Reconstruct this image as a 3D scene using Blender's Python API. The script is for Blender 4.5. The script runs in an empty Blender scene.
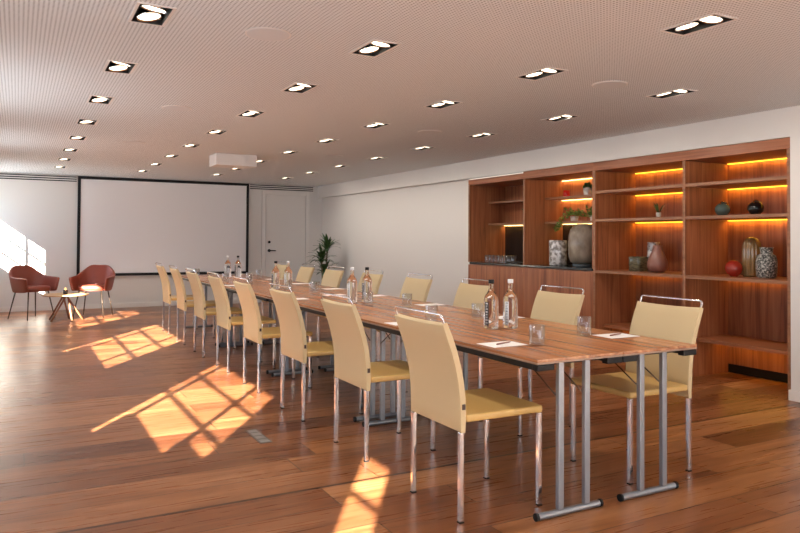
import bpy, math, random
from mathutils import Vector, Matrix
random.seed(7)
PI = math.pi
S = bpy.context.scene
COL = S.collection
CEIL = 2.355

# ------------------------------------------------------------------ mesh helpers
class MB:
    def __init__(s): s.v = []; s.f = []; s.sm = []
    def face(s, idx, smooth=False): s.f.append(tuple(idx)); s.sm.append(smooth)
    def box(s, x0, x1, y0, y1, z0, z1):
        b = len(s.v)
        s.v += [(x, y, z) for z in (z0, z1) for y in (y0, y1) for x in (x0, x1)]
        for q in ((0, 2, 3, 1), (4, 5, 7, 6), (0, 1, 5, 4), (2, 6, 7, 3), (0, 4, 6, 2), (1, 3, 7, 5)):
            s.face([b + i for i in q])
        return s
    def bar(s, p, q, w, d=None, up=(0, 0, 1)):
        d = d or w
        p = Vector(p); q = Vector(q); a = (q - p).normalized(); u = Vector(up)
        if abs(a.dot(u)) > .95: u = Vector((1, 0, 0))
        r = a.cross(u).normalized(); u = r.cross(a).normalized(); b = len(s.v)
        for c in (p, q):
            for i, j in ((-1, -1), (1, -1), (1, 1), (-1, 1)):
                s.v.append(tuple(c + r * (i * w / 2) + u * (j * d / 2)))
        for q4 in ((3, 2, 1, 0), (4, 5, 6, 7), (0, 1, 5, 4), (1, 2, 6, 5), (2, 3, 7, 6), (3, 0, 4, 7)):
            s.face([b + i for i in q4])
        return s
    def tube(s, pts, r, n=10, closed=False, r1=None):
        pts = [Vector(p) for p in pts]; m = len(pts); b = len(s.v); up = None
        for i, p in enumerate(pts):
            if closed: t = (pts[(i + 1) % m] - pts[i - 1]).normalized()
            else: t = (pts[min(i + 1, m - 1)] - pts[max(i - 1, 0)]).normalized()
            if up is None:
                up = Vector((0, 0, 1)) if abs(t.z) < .9 else Vector((1, 0, 0))
            x = t.cross(up).normalized(); up = x.cross(t).normalized()
            rr = r if r1 is None else r + (r1 - r) * i / (m - 1)
            for k in range(n):
                a = 2 * PI * k / n
                s.v.append(tuple(p + x * (rr * math.cos(a)) + up * (rr * math.sin(a))))
        for i in range(m if closed else m - 1):
            for k in range(n):
                j = (i + 1) % m
                s.face((b + i * n + k, b + i * n + (k + 1) % n, b + j * n + (k + 1) % n, b + j * n + k), True)
        if not closed:
            s.face([b + k for k in range(n)][::-1]); s.face([b + (m - 1) * n + k for k in range(n)])
        return s
    def lathe(s, prof, cx=0, cy=0, cz=0, n=28, sx=1, sy=1, mod=None):
        b = len(s.v); m = len(prof)
        for r, z in prof:
            for k in range(n):
                a = 2 * PI * k / n; rr = r * (mod(a, z) if mod else 1)
                s.v.append((cx + rr * sx * math.cos(a), cy + rr * sy * math.sin(a), cz + z))
        for i in range(m - 1):
            for k in range(n):
                s.face((b + i * n + k, b + i * n + (k + 1) % n, b + (i + 1) * n + (k + 1) % n, b + (i + 1) * n + k), True)
        s.face([b + k for k in range(n)][::-1]); s.face([b + (m - 1) * n + k for k in range(n)])
        return s
    def grid(s, rows, smooth=True):
        b = len(s.v); n = len(rows[0])
        for r in rows: s.v += [tuple(p) for p in r]
        for i in range(len(rows) - 1):
            for k in range(n - 1):
                s.face((b + i * n + k, b + i * n + k + 1, b + (i + 1) * n + k + 1, b + (i + 1) * n + k), smooth)
        return s
    def build(s, name, mat, parent=None, bevel=0, seg=2, solid=0, subd=0, loc=None):
        me = bpy.data.meshes.new(name); me.from_pydata(s.v, [], s.f); me.update()
        me.polygons.foreach_set('use_smooth', s.sm)
        me.materials.append(mat)
        o = bpy.data.objects.new(name, me); COL.objects.link(o)
        if parent: o.parent = parent
        if loc: o.location = loc
        if solid:
            m = o.modifiers.new('solid', 'SOLIDIFY'); m.thickness = solid; m.offset = 0
        if bevel:
            m = o.modifiers.new('bevel', 'BEVEL'); m.width = bevel; m.segments = seg; m.limit_method = 'ANGLE'; m.angle_limit = .6
            m.harden_normals = False
            for p in me.polygons: p.use_smooth = True
            if hasattr(me, 'set_sharp_from_angle'): pass
            w = o.modifiers.new('wn', 'WEIGHTED_NORMAL'); w.keep_sharp = True
        if subd:
            m = o.modifiers.new('sub', 'SUBSURF'); m.levels = subd; m.render_levels = subd
        return o

def bx(*a): return MB().box(*a)
def thing(name, label, cat, loc=(0, 0, 0), rz=0, group=None):
    o = bpy.data.objects.new(name, None); COL.objects.link(o)
    o.empty_display_size = .1
    o.location = loc; o.rotation_euler = (0, 0, rz); o['label'] = label; o['category'] = cat
    if group: o['group'] = group
    return o
def tag(o, label, cat, group=None):
    o['label'] = label; o['category'] = cat
    if group: o['group'] = group
    return o
def struct(o): o['kind'] = 'structure'; return o
def dup(root, loc, label, group=None, rz=None):
    r = root.copy(); COL.objects.link(r); r.location = loc; r['label'] = label
    if rz is not None: r.rotation_euler = (0, 0, rz)
    if group: r['group'] = group
    for ch in list(root.children):
        c = ch.copy(); COL.objects.link(c); c.parent = r
        for g in list(ch.children):
            d = g.copy(); COL.objects.link(d); d.parent = c
    return r

# ------------------------------------------------------------------ materials
def lin(r, g, b):
    f = lambda c: (c / 255 / 12.92) if c / 255 <= .04045 else ((c / 255 + .055) / 1.055) ** 2.4
    return (f(r), f(g), f(b), 1)
def mat(name, color, rough=.5, metal=0, **kw):
    m = bpy.data.materials.new(name); m.use_nodes = True
    b = m.node_tree.nodes['Principled BSDF']
    b.inputs['Base Color'].default_value = color if len(color) == 4 else (*color, 1)
    b.inputs['Roughness'].default_value = rough; b.inputs['Metallic'].default_value = metal
    for k, v in kw.items(): b.inputs[k.replace('_', ' ')].default_value = v
    return m
class NT:
    def __init__(s, m): s.t = m.node_tree; s.b = s.t.nodes['Principled BSDF']
    def n(s, typ, **kw):
        x = s.t.nodes.new(typ)
        for k, v in kw.items(): setattr(x, k, v)
        return x
    def l(s, a, b): s.t.links.new(a, b)
    def math(s, op, a, b=None, c=None):
        x = s.n('ShaderNodeMath', operation=op)
        for i, v in enumerate((a, b, c)):
            if v is None: continue
            if isinstance(v, (int, float)): x.inputs[i].default_value = v
            else: s.l(v, x.inputs[i])
        return x.outputs[0]
    def mix(s, f, a, b, mode='MIX'):
        x = s.n('ShaderNodeMix', data_type='RGBA', blend_type=mode)
        for i, v in ((0, f), (6, a), (7, b)):
            if isinstance(v, (int, float)): x.inputs[i].default_value = v
            elif isinstance(v, tuple): x.inputs[i].default_value = v
            else: s.l(v, x.inputs[i])
        return x.outputs[2]
    def ramp(s, f, stops):
        x = s.n('ShaderNodeValToRGB'); e = x.color_ramp.elements
        while len(e) < len(stops): e.new(.5)
        for i, (p, c) in enumerate(stops): e[i].position = p; e[i].color = c
        s.l(f, x.inputs[0]); return x.outputs[0]
    def coord(s, scale=(1, 1, 1), out='Object', rnd=False):
        tc = s.n('ShaderNodeTexCoord'); mp = s.n('ShaderNodeMapping'); mp.inputs['Scale'].default_value = scale
        s.l(tc.outputs[out], mp.inputs[0])
        if rnd:
            oi = s.n('ShaderNodeObjectInfo'); cb = s.n('ShaderNodeCombineXYZ')
            r = s.math('MULTIPLY', oi.outputs['Random'], 37.0)
            for i in range(3): s.l(r, cb.inputs[i])
            s.l(cb.outputs[0], mp.inputs['Location'])
        return mp.outputs[0]
    def noise(s, vec, scale=5, detail=4, dist=0, rough=.5):
        x = s.n('ShaderNodeTexNoise'); x.inputs['Scale'].default_value = scale; x.inputs['Detail'].default_value = detail
        x.inputs['Distortion'].default_value = dist; x.inputs['Roughness'].default_value = rough
        s.l(vec, x.inputs['Vector']); return x.outputs['Fac']
    def bump(s, h, strength=.1, dist=.01):
        x = s.n('ShaderNodeBump'); x.inputs['Strength'].default_value = strength; x.inputs['Distance'].default_value = dist
        s.l(h, x.inputs['Height']); s.l(x.outputs[0], s.b.inputs['Normal'])

def wood(name, dark, mid, light, axis='z', rough=.35, across=16, along=.7, spec=.5):
    m = mat(name, mid, rough); t = NT(m)
    sc = {'x': (along, across, across), 'y': (across, along, across), 'z': (across, across, along)}[axis]
    v = t.coord(sc, rnd=True)
    a = t.noise(v, 1.0, 6, 1.2, .6)
    sc2 = tuple(q * 5 if q == across else q * 2 for q in sc)
    b = t.noise(t.coord(sc2, rnd=True), 1.0, 3, .3)
    c = t.ramp(a, [(.30, dark), (.48, mid), (.72, light)])
    c2 = t.mix(t.math('MULTIPLY', b, .42), c, dark)
    t.l(c2, t.b.inputs['Base Color']); t.bump(b, .06, .002)
    t.b.inputs['Specular IOR Level'].default_value = spec
    return m

M = {}
M['cab'] = wood('walnut_cabinet', (.16, .050, .020, 1), (.35, .120, .050, 1), (.50, .20, .088, 1), 'z', .38)
M['cab_y'] = wood('walnut_shelf', (.18, .058, .024, 1), (.36, .128, .054, 1), (.50, .20, .09, 1), 'y', .38)
M['edge'] = wood('walnut_edge', (.20, .085, .04, 1), (.30, .135, .065, 1), (.38, .18, .09, 1), 'y', .4)
M['top'] = wood('walnut_tabletop', (.19, .070, .030, 1), (.45, .19, .082, 1), (.66, .35, .17, 1), 'y', .26, across=17, along=.22)
M['topedge'] = mat('tabletop_edge', (.30, .20, .14), .4)
M['ctwood'] = wood('oak_side_table', (.45, .26, .12, 1), (.58, .36, .18, 1), (.68, .46, .25, 1), 'x', .35)
M['legwood'] = wood('brown_table_leg', (.22, .085, .04, 1), (.33, .14, .07, 1), (.42, .20, .1, 1), 'z', .4)
M['leather'] = mat('cream_leather', lin(206, 185, 142), .42)
t = NT(M['leather']); _n = t.noise(t.coord((1, 1, 1)), 260, 3); t.bump(_n, .12, .001)
M['seatleather'] = mat('seat_leather', lin(202, 166, 100), .32)
t = NT(M['seatleather']); _n = t.noise(t.coord((1, 1, 1)), 260, 3); t.bump(_n, .12, .001)
M['chrome'] = mat('chrome', (.82, .82, .84), .10, 1)
M['steel'] = mat('grey_metal_leg', (.27, .29, .32), .38, .6)
M['black'] = mat('black_plastic', (.009, .009, .010), .55, 0, Specular_IOR_Level=.3)
M['darkvoid'] = mat('dark_housing', (.01, .009, .008), .7)
M['white'] = mat('white_paint', (.76, .73, .70), .55)
M['wall'] = mat('wall_paint', (.74, .715, .68), .75)
t = NT(M['wall']); _n = t.noise(t.coord((1, 1, 1)), 90, 3); t.bump(_n, .04, .002)
M['trim'] = mat('trim_paint', (.78, .75, .71), .45)
M['screen'] = mat('screen_fabric', (.87, .86, .86), .85)
M['red'] = mat('rust_leather', lin(128, 60, 45), .36)
t = NT(M['red']); _n = t.noise(t.coord((1, 1, 1)), 150, 3); t.bump(_n, .1, .002)
M['bronze'] = mat('dark_bronze', (.10, .07, .05), .3, .8)
M['paper'] = mat('white_paper', (.88, .86, .84), .6)
M['tagm'] = mat('brown_tag', (.05, .02, .01), .5)
M['leaf'] = mat('green_leaf', (.035, .085, .022), .4)
t = NT(M['leaf']); t.l(t.ramp(t.noise(t.coord(), 18, 2), [(.3, (.02, .055, .018, 1)), (.7, (.07, .14, .035, 1))]), t.b.inputs['Base Color'])
M['ivy'] = mat('ivy_leaf', (.10, .2, .03), .45)
t = NT(M['ivy']); t.l(t.ramp(t.noise(t.coord(), 40, 2), [(.35, (.04, .12, .02, 1)), (.65, (.26, .34, .07, 1))]), t.b.inputs['Base Color'])
M['pot'] = mat('pale_pot', (.55, .50, .45), .5)
M['soil'] = mat('soil', (.03, .02, .015), .9)
M['stem'] = mat('plant_stem', (.16, .12, .06), .8)
M['counter'] = mat('dark_stone_counter', (.03, .032, .03), .15)
M['blackglass'] = mat('dark_backsplash', (.015, .012, .010), .08)
M['water'] = mat('bottle_glass', (1, 1, 1), .0, 0, Transmission_Weight=1, IOR=1.33)
M['glass'] = mat('clear_glass', (1, 1, 1), .0, 0, Transmission_Weight=1, IOR=1.45)
M['capw'] = mat('white_cap', (.85, .85, .85), .4)
M['alu'] = mat('silver_reflector', (.85, .85, .85), .15, 1)

def emit(name, color, strength):
    m = bpy.data.materials.new(name); m.use_nodes = True; nt = m.node_tree; nt.nodes.clear()
    e = nt.nodes.new('ShaderNodeEmission'); e.inputs[0].default_value = (*color, 1); e.inputs[1].default_value = strength
    o = nt.nodes.new('ShaderNodeOutputMaterial'); nt.links.new(e.outputs[0], o.inputs[0]); return m
M['lamp'] = emit('lamp_face', (1, .85, .62), 4)
M['ledamber'] = emit('amber_led', (1, .50, .03), 4)
M['ledwarm'] = emit('warm_led', (1, .66, .24), 6)
M['ledwhite'] = emit('white_led', (1, .9, .78), 1.1)
M['flame'] = emit('flame', (1, .45, .12), 5)

def tumbler_glass():
    m = bpy.data.materials.new('clear_tumbler_glass'); m.use_nodes = True; nt = m.node_tree; nt.nodes.clear()
    tr = nt.nodes.new('ShaderNodeBsdfTransparent'); tr.inputs[0].default_value = (.93, .94, .94, 1)
    gl = nt.nodes.new('ShaderNodeBsdfGlossy'); gl.inputs['Roughness'].default_value = .02
    lw = nt.nodes.new('ShaderNodeLayerWeight'); lw.inputs[0].default_value = .5
    pw = nt.nodes.new('ShaderNodeMath'); pw.operation = 'POWER'; pw.inputs[1].default_value = 2.0; nt.links.new(lw.outputs['Facing'], pw.inputs[0])
    ml = nt.nodes.new('ShaderNodeMath'); ml.operation = 'MULTIPLY_ADD'; ml.inputs[1].default_value = .85; ml.inputs[2].default_value = .07; nt.links.new(pw.outputs[0], ml.inputs[0])
    mx = nt.nodes.new('ShaderNodeMixShader'); o = nt.nodes.new('ShaderNodeOutputMaterial')
    nt.links.new(ml.outputs[0], mx.inputs[0]); nt.links.new(tr.outputs[0], mx.inputs[1]); nt.links.new(gl.outputs[0], mx.inputs[2]); nt.links.new(mx.outputs[0], o.inputs[0])
    return m
M['tumbler'] = tumbler_glass()
# window glass (thin, lets the sun through)
def thin_glass():
    m = bpy.data.materials.new('window_glass'); m.use_nodes = True; nt = m.node_tree; nt.nodes.clear()
    tr = nt.nodes.new('ShaderNodeBsdfTransparent'); gl = nt.nodes.new('ShaderNodeBsdfGlossy'); gl.inputs['Roughness'].default_value = .02
    mx = nt.nodes.new('ShaderNodeMixShader'); o = nt.nodes.new('ShaderNodeOutputMaterial')
    mx.inputs[0].default_value = .05; nt.links.new(tr.outputs[0], mx.inputs[1]); nt.links.new(gl.outputs[0], mx.inputs[2]); nt.links.new(mx.outputs[0], o.inputs[0])
    return m
M['pane'] = thin_glass()

# floor: wide planks along X, .265 m rows
def floor_mat():
    m = mat('plank_floor', (.3, .13, .06), .3); t = NT(m)
    tc = t.n('ShaderNodeTexCoord'); sp = t.n('ShaderNodeSeparateXYZ'); t.l(tc.outputs['Object'], sp.inputs[0])
    x, y = sp.outputs[0], sp.outputs[1]
    W, L = .265, 1.95
    yr = t.math('DIVIDE', t.math('SUBTRACT', y, 3.348), W); row = t.math('FLOOR', yr); fy = t.math('FRACT', yr)
    wn = t.n('ShaderNodeTexWhiteNoise', noise_dimensions='1D'); t.l(row, wn.inputs['W'])
    par = t.math('FRACT', t.math('MULTIPLY', row, .5))
    off = t.math('ADD', t.math('MULTIPLY', par, 1.1), t.math('MULTIPLY', wn.outputs[0], .5))
    xr = t.math('DIVIDE', t.math('ADD', x, t.math('ADD', off, -.05)), L); col = t.math('FLOOR', xr); fx = t.math('FRACT', xr)
    cb = t.n('ShaderNodeCombineXYZ'); t.l(row, cb.inputs[0]); t.l(col, cb.inputs[1])
    w2 = t.n('ShaderNodeTexWhiteNoise', noise_dimensions='3D'); t.l(cb.outputs[0], w2.inputs['Vector'])
    pr = w2.outputs[0]
    gc = t.n('ShaderNodeCombineXYZ')
    t.l(t.math('ADD', t.math('MULTIPLY', x, .75), t.math('MULTIPLY', pr, 31)), gc.inputs[0])
    t.l(t.math('ADD', t.math('MULTIPLY', y, 9), t.math('MULTIPLY', pr, 57)), gc.inputs[1])
    g = t.noise(gc.outputs[0], 1, 6, 1.4, .62)
    gc2 = t.n('ShaderNodeCombineXYZ'); t.l(t.math('MULTIPLY', x, 2.5), gc2.inputs[0]); t.l(t.math('MULTIPLY', y, 60), gc2.inputs[1]); t.l(t.math('MULTIPLY', pr, 9), gc2.inputs[2])
    g2 = t.noise(gc2.outputs[0], 1, 4, .4)
    c = t.ramp(g, [(.28, (.125, .045, .018, 1)), (.48, (.25, .096, .038, 1)), (.74, (.37, .165, .074, 1))])
    tone = t.ramp(pr, [(0, (.45, .37, .36, 1)), (.3, (.72, .64, .62, 1)), (.6, (1.0, 1.0, 1.0, 1)), (1, (1.4, 1.5, 1.4, 1))])
    c = t.mix(1.0, c, tone, 'MULTIPLY')
    c = t.mix(t.math('MULTIPLY', g2, .22), c, (.09, .03, .012, 1))
    e = t.math('ADD', t.math('LESS_THAN', fy, .024), t.math('LESS_THAN', fx, .0034))
    e = t.math('MINIMUM', e, 1)
    seam = t.math('LESS_THAN', t.math('ABSOLUTE', t.math('SUBTRACT', y, 3.352)), .011)
    e = t.math('MAXIMUM', t.math('MULTIPLY', e, .85), seam)
    c = t.mix(t.math('MULTIPLY', e, .95), c, (.03, .012, .006, 1))
    t.l(c, t.b.inputs['Base Color'])
    r = t.math('ADD', t.math('MULTIPLY', g2, .14), .22); t.l(r, t.b.inputs['Roughness'])
    t.bump(t.math('SUBTRACT', t.math('MULTIPLY', g2, .15), e), .12, .002)
    t.b.inputs['Specular IOR Level'].default_value = .33
    return m
M['floor'] = floor_mat()

def ceil_mat():
    m = mat('perforated_ceiling', (.60, .545, .49), .8); t = NT(m)
    tc = t.n('ShaderNodeTexCoord'); sp = t.n('ShaderNodeSeparateXYZ'); t.l(tc.outputs['Object'], sp.inputs[0])
    P = .0205
    def f(o): return t.math('SUBTRACT', t.math('FRACT', t.math('DIVIDE', o, P)), .5)
    a, b = f(sp.outputs[0]), f(sp.outputs[1])
    d = t.math('SQRT', t.math('ADD', t.math('MULTIPLY', a, a), t.math('MULTIPLY', b, b)))
    h = t.math('LESS_THAN', d, .25)
    c = t.mix(t.math('MULTIPLY', h, .7), (.76, .785, .79, 1), (.10, .10, .10, 1))
    t.l(c, t.b.inputs['Base Color'])
    return m
M['ceil'] = ceil_mat()

# ------------------------------------------------------------------ room
X0, X1, YB, YF = -.75, 5.45, 13.6, -4.6
struct(bx(X0 - .1, 6.3, YF - .1, YB + .1, -.1, 0).build('floor', M['floor']))
struct(bx(X0 - .1, 6.3, YB, YB + .1, 0, CEIL + .15).build('wall_back', M['wall']))
wf = MB(); wf.box(X0 - .1, 0, YF - .1, YF, 0, CEIL + .15); wf.box(5, 6.3, YF - .1, YF, 0, CEIL + .15); wf.box(0, 5, YF - .1, YF, 0, .35); wf.box(0, 5, YF - .1, YF, 2.15, CEIL + .15)
struct(wf.build('wall_front', M['wall']))
# right wall: near pier flush with bulkhead, niche, recessed wall further on
w = MB(); w.box(X1, 6.3, YF, 3.45, 0, CEIL); w.box(5.56, 6.3, 8.06, YB, 0, 2.115); w.box(6.12, 6.3, 3.45, 8.06, 0, 2.115)
struct(w.build('wall_right', M['wall']))
struct(bx(X1, 6.3, 3.45, YB, 2.115, CEIL).build('trim_1', M['wall']))
struct(bx(X1 - .014, X1 - .0005, YF, 3.45, 0, .085).box(X1 - .014, X1 + .05, 3.4505, 3.464, 0, .085).build('baseboard_right', M['trim'], bevel=.003))
b = MB(); b.box(X0, 4.26, YB - .014, YB - .0005, 0, .085)
struct(b.build('baseboard_back', M['trim'], bevel=.003))

# ceiling with openings for the downlights
DY = 1.2064
rowsX = [.558, 1.773, 2.987, 4.2165]
lights = []
for ri, x in enumerate(rowsX):
    for j in range(-5, 8):
        y = 3.573 + DY * j
        if y > YF + .5: lights.append((ri, j, x, y))
HX, HY = .0745, .15
xs = sorted({X0 - .1, X1 + .05} | {round(x + s * HX, 4) for x in rowsX for s in (-1, 1)})
ys = sorted({YF - .1, YB + .1} | {round(y + s * HY, 4) for (_, _, _, y) in lights for s in (-1, 1)})
cm = MB()
for i in range(len(xs) - 1):
    for j in range(len(ys) - 1):
        cx, cy = (xs[i] + xs[i + 1]) / 2, (ys[j] + ys[j + 1]) / 2
        if any(abs(cx - x) < .02 and abs(cy - y) < .02 and j_ >= (-1 if ri_ == 2 else 0) for (ri_, j_, x, y) in lights): continue
        k = len(cm.v); cm.v += [(xs[i], ys[j], CEIL), (xs[i + 1], ys[j], CEIL), (xs[i + 1], ys[j + 1], CEIL), (xs[i], ys[j + 1], CEIL)]
        cm.face((k, k + 3, k + 2, k + 1))
k = len(cm.v); cm.v += [(X0 - .1, YF - .1, CEIL + .2), (6.3, YF - .1, CEIL + .2), (6.3, YB + .1, CEIL + .2), (X0 - .1, YB + .1, CEIL + .2)]; cm.face((k, k + 1, k + 2, k + 3))
struct(cm.build('ceiling', M['ceil']))

# left wall with windows; c = Y - 1.55 X of the sun planes
SUN = Vector((1, 1.55, -.75)).normalized()
TH = .06
ZB, ZT = .75 * 1.52, .75 * (1.80 - X0) + .045
wins = [(-3.3, -1.6, []), (-.2, -.2, None)]
def yw(c): return c + 1.55 * X0
W = []
W.append((-4.1, yw(-.36)))  # unseen window behind the camera, added for extra daylight and bounce
W.append((yw(.63) - .093, yw(.92)))
for c0, c1 in ((2.62, 4.35), (6.14, 7.95), (9.52, 10.72), (12.95, 14.68)):
    W.append((yw(c0) - .093, yw(c1)))
wl = MB(); yprev = YF - .1
for a, b_ in W:
    wl.box(X0 - TH, X0, yprev, a, 0, CEIL + .15); wl.box(X0 - TH, X0, a, b_, ZT, CEIL + .15); yprev = b_
    if b_ - a > 1 and a > 0:
        wl.box(X0 - TH, X0, a, b_ - .16, 0, ZB); wl.box(X0 - TH, X0, b_ - .16, b_, 0, .90)
    else: wl.box(X0 - TH, X0, a, b_, 0, ZB)
    if 0 < a < 2: wl.box(X0 - TH, X0, a, a + .50, ZB, ZB + .14)  # unseen raised sill, added to cut the low corner off the sun patch
wl.box(X0 - TH, X0, yprev, YB + .1, 0, CEIL + .15)
struct(wl.build('wall_left', M['wall']))
for i, (a, b_) in enumerate(W):
    r = bpy.data.objects.new(f'window_{i+1}', None); COL.objects.link(r); r.location = (X0, (a + b_) / 2, ZB); struct(r)
    h = (b_ - a) / 2; H = ZT - ZB
    f = MB()
    for zx in (1.12, 1.505):
        z = .75 * (zx - X0) - ZB; f.box(-.03, -.008, -h, h, z - .014, z + .014)
    if b_ - a > 1:
        for q in (a + .093 + .40, a + .093 + 1.53):
            yy = q - (a + b_) / 2; f.box(-.03, -.008, yy - .027, yy + .027, 0, H)
    f.build('window_frame', M['white'], r)
    bx(-.045, -.041, -h, h, 0, H).build('window_pane', M['pane'], r)
    L = bpy.data.lights.new('window_portal', 'AREA'); L.shape = 'RECTANGLE'; L.size = b_ - a; L.size_y = H; L.cycles.is_portal = True
    lo = bpy.data.objects.new('window_portal', L); COL.objects.link(lo); lo.location = (X0 - TH - .01, (a + b_) / 2, (ZB + ZT) / 2)
    lo.matrix_world = Matrix.Translation(lo.location) @ Matrix(((0, 0, -1, 0), (1, 0, 0, 0), (0, -1, 0, 0), (0, 0, 0, 1)))

r = bpy.data.objects.new('window_7', None); COL.objects.link(r); r.location = (2.5, YF, .35); struct(r)  # unseen window added behind the camera to flood the room with daylight
f = MB()
for q in (-2.48, -1.25, 0, 1.25, 2.48): f.box(q - .025, q + .025, -.07, -.03, 0, 1.8)
f.build('window_frame', M['white'], r); bx(-2.5, 2.5, -.09, -.085, 0, 1.8).build('window_pane', M['pane'], r)
L = bpy.data.lights.new('window_portal', 'AREA'); L.shape = 'RECTANGLE'; L.size = 5; L.size_y = 1.8; L.cycles.is_portal = True
lo = bpy.data.objects.new('window_portal', L); COL.objects.link(lo)
lo.matrix_world = Matrix.Translation((2.5, YF - .11, 1.25)) @ Matrix(((1, 0, 0, 0), (0, 0, -1, 0), (0, 1, 0, 0), (0, 0, 0, 1)))

# door
d = bpy.data.objects.new('door_1', None); COL.objects.link(d); d.location = (4.765, YB, 0); struct(d)
bx(-.42, .42, -.018, -.002, .006, 2.135).build('door_leaf', M['trim'], d, bevel=.003)
f = MB(); f.box(-.50, -.427, -.03, -.002, 0, 2.225); f.box(.427, .50, -.03, -.002, 0, 2.225); f.box(-.427, .427, -.03, -.002, 2.142, 2.225)
f.build('door_frame', M['trim'], d, bevel=.003)
h = MB(); h.tube([(-.345, -.019, 1.03), (-.345, -.07, 1.03)], .012); h.tube([(-.345, -.065, 1.03), (-.22, -.065, 1.03)], .011)
h.tube([(-.345, -.0185, 1.03), (-.345, -.03, 1.03)], .03, 20); hh = h.build('door_handle', M['black'], d); hh['label'] = 'black lever handle'
h = MB(); h.tube([(-.345, -.0185, 1.2), (-.345, -.032, 1.2)], .026, 20); h.build('door_lock', M['black'], d)

# slot diffusers high on the back wall
def slots(x0, x1, label):
    t_ = thing('air_vent', label, 'air vent', (x0, YB, 2.235), 0, 'slotted air vents at the top of the back wall')
    bx(0, x1 - x0, -.012, -.001, 0, .115).build('vent_panel', M['trim'], t_)
    for z in (.012, .049, .086):
        bx(.0, x1 - x0, -.0145, -.0125, z, z + .019).build('slot', M['black'], t_)
slots(X0 + .003, .90, 'long black-slotted air vent high on the wall left of the screen')
slots(4.02, 5.35, 'black-slotted air vent high on the wall above the white door')

# projection screen
s_ = thing('projection_screen', 'large blank white projection screen with a black border on the back wall', 'projection screen', (2.455, YB - .02, .58))
w2 = 1.535; hS = 1.768
f = MB(); bw = .048
f.box(-w2, -w2 + bw, -.035, 0, 0, hS); f.box(w2 - bw, w2, -.035, 0, 0, hS); f.box(-w2 + bw, w2 - bw, -.035, 0, 0, bw); f.box(-w2 + bw, w2 - bw, -.035, 0, hS - bw, hS)
f.build('screen_frame', M['black'], s_)
bx(-w2 + bw, w2 - bw, -.024, -.004, bw, hS - bw).build('screen_surface', M['screen'], s_)

# projector box under the ceiling
p = thing('projector_housing', 'white boxy projector housing fixed to the ceiling in front of the screen', 'projector', (2.47, 9.12, 2.205))
bx(-.265, .265, -.17, .19, 0, CEIL - 2.205 - .001).build('housing', M['white'], p, bevel=.004)
o = MB().tube([(.15, -.1705, .06), (.15, -.174, .06)], .02, 20).build('lens_window', M['white'], p)

# ------------------------------------------------------------------ downlights
rownames = ['window-side row', 'second row from the windows', 'third row from the windows', 'row nearest the shelves']
ordn = ['nearest', 'second', 'third', 'fourth', 'fifth', 'sixth', 'seventh', 'eighth', 'farthest']
def make_light():
    t_ = thing('ceiling_downlight', '', 'ceiling light', (0, 0, CEIL), 0)
    f = MB()
    for a in ((-HX - .014, HX + .014, -HY - .014, -HY), (-HX - .014, HX + .014, HY, HY + .014), (-HX - .014, -HX, -HY, HY), (HX, HX + .014, -HY, HY)):
        f.box(*a, -.004, -.0005)
    f.build('trim_ring', M['trim'], t_)
    hb = MB(); x_, y_, z_ = HX - .0005, HY - .0005, .1
    hb.box(-x_, -x_ + .003, -y_, y_, -.003, z_); hb.box(x_ - .003, x_, -y_, y_, -.003, z_)
    hb.box(-x_ + .003, x_ - .003, -y_, -y_ + .003, -.003, z_); hb.box(-x_ + .003, x_ - .003, y_ - .003, y_, -.003, z_); hb.box(-x_, x_, -y_, y_, z_, z_ + .003)
    hb.build('housing', M['darkvoid'], t_)
    for yy, tx, ty in ((-.070, .12, .14), (.066, -.10, -.16)):
        R = Matrix.Rotation(tx, 4, 'X') @ Matrix.Rotation(ty, 4, 'Y')
        r = MB().lathe([(.030, .045), (.056, .0), (.060, -.002), (.060, .004), (.034, .05)], n=24)
        r.f = r.f[:-2]; r.sm = r.sm[:-2]
        o = r.build('lamp', M['alu'], t_); o.matrix_basis = Matrix.Translation((0, yy, .006)) @ R
        e = MB().lathe([(.0535, .003), (.0535, .0032)], n=24).build('lamp_face', M['lamp'], o)
    return t_
proto = make_light()
for k, (ri, j, x, y) in enumerate(lights):
    vis = j >= (0 if ri != 2 else -1)
    if j < -1 and ri != 99 or (j == -1 and ri != 2):
        lab = None
    n_ = j if ri != 2 else j + 1
    if not vis: continue
    lab = f'recessed twin-lamp ceiling downlight, {ordn[n_]} from the camera in the {rownames[ri]}'
    if proto is not None: o = proto; o.location = (x, y, CEIL); o['label'] = lab; o['group'] = 'recessed ceiling downlights'; first = proto; proto = None
    else: o = dup(first, (x, y, CEIL), lab, 'recessed ceiling downlights')
SPOT = 23
for k, (ri, j, x, y) in enumerate(lights):
    if j < -2: continue  # the nearest beams kept here are out of frame, added without a fitting
    L = bpy.data.lights.new('downlight_beam', 'SPOT'); L.energy = SPOT; L.spot_size = math.radians(125); L.spot_blend = 1; L.color = (1, .91, .80); L.shadow_soft_size = .05
    lo = bpy.data.objects.new('downlight_beam', L); COL.objects.link(lo); lo.location = (x, y, CEIL - .03)
    if ri == 3: L.energy = SPOT * 1.35; lo.rotation_euler = (0, math.radians(-38), 0)

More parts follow.
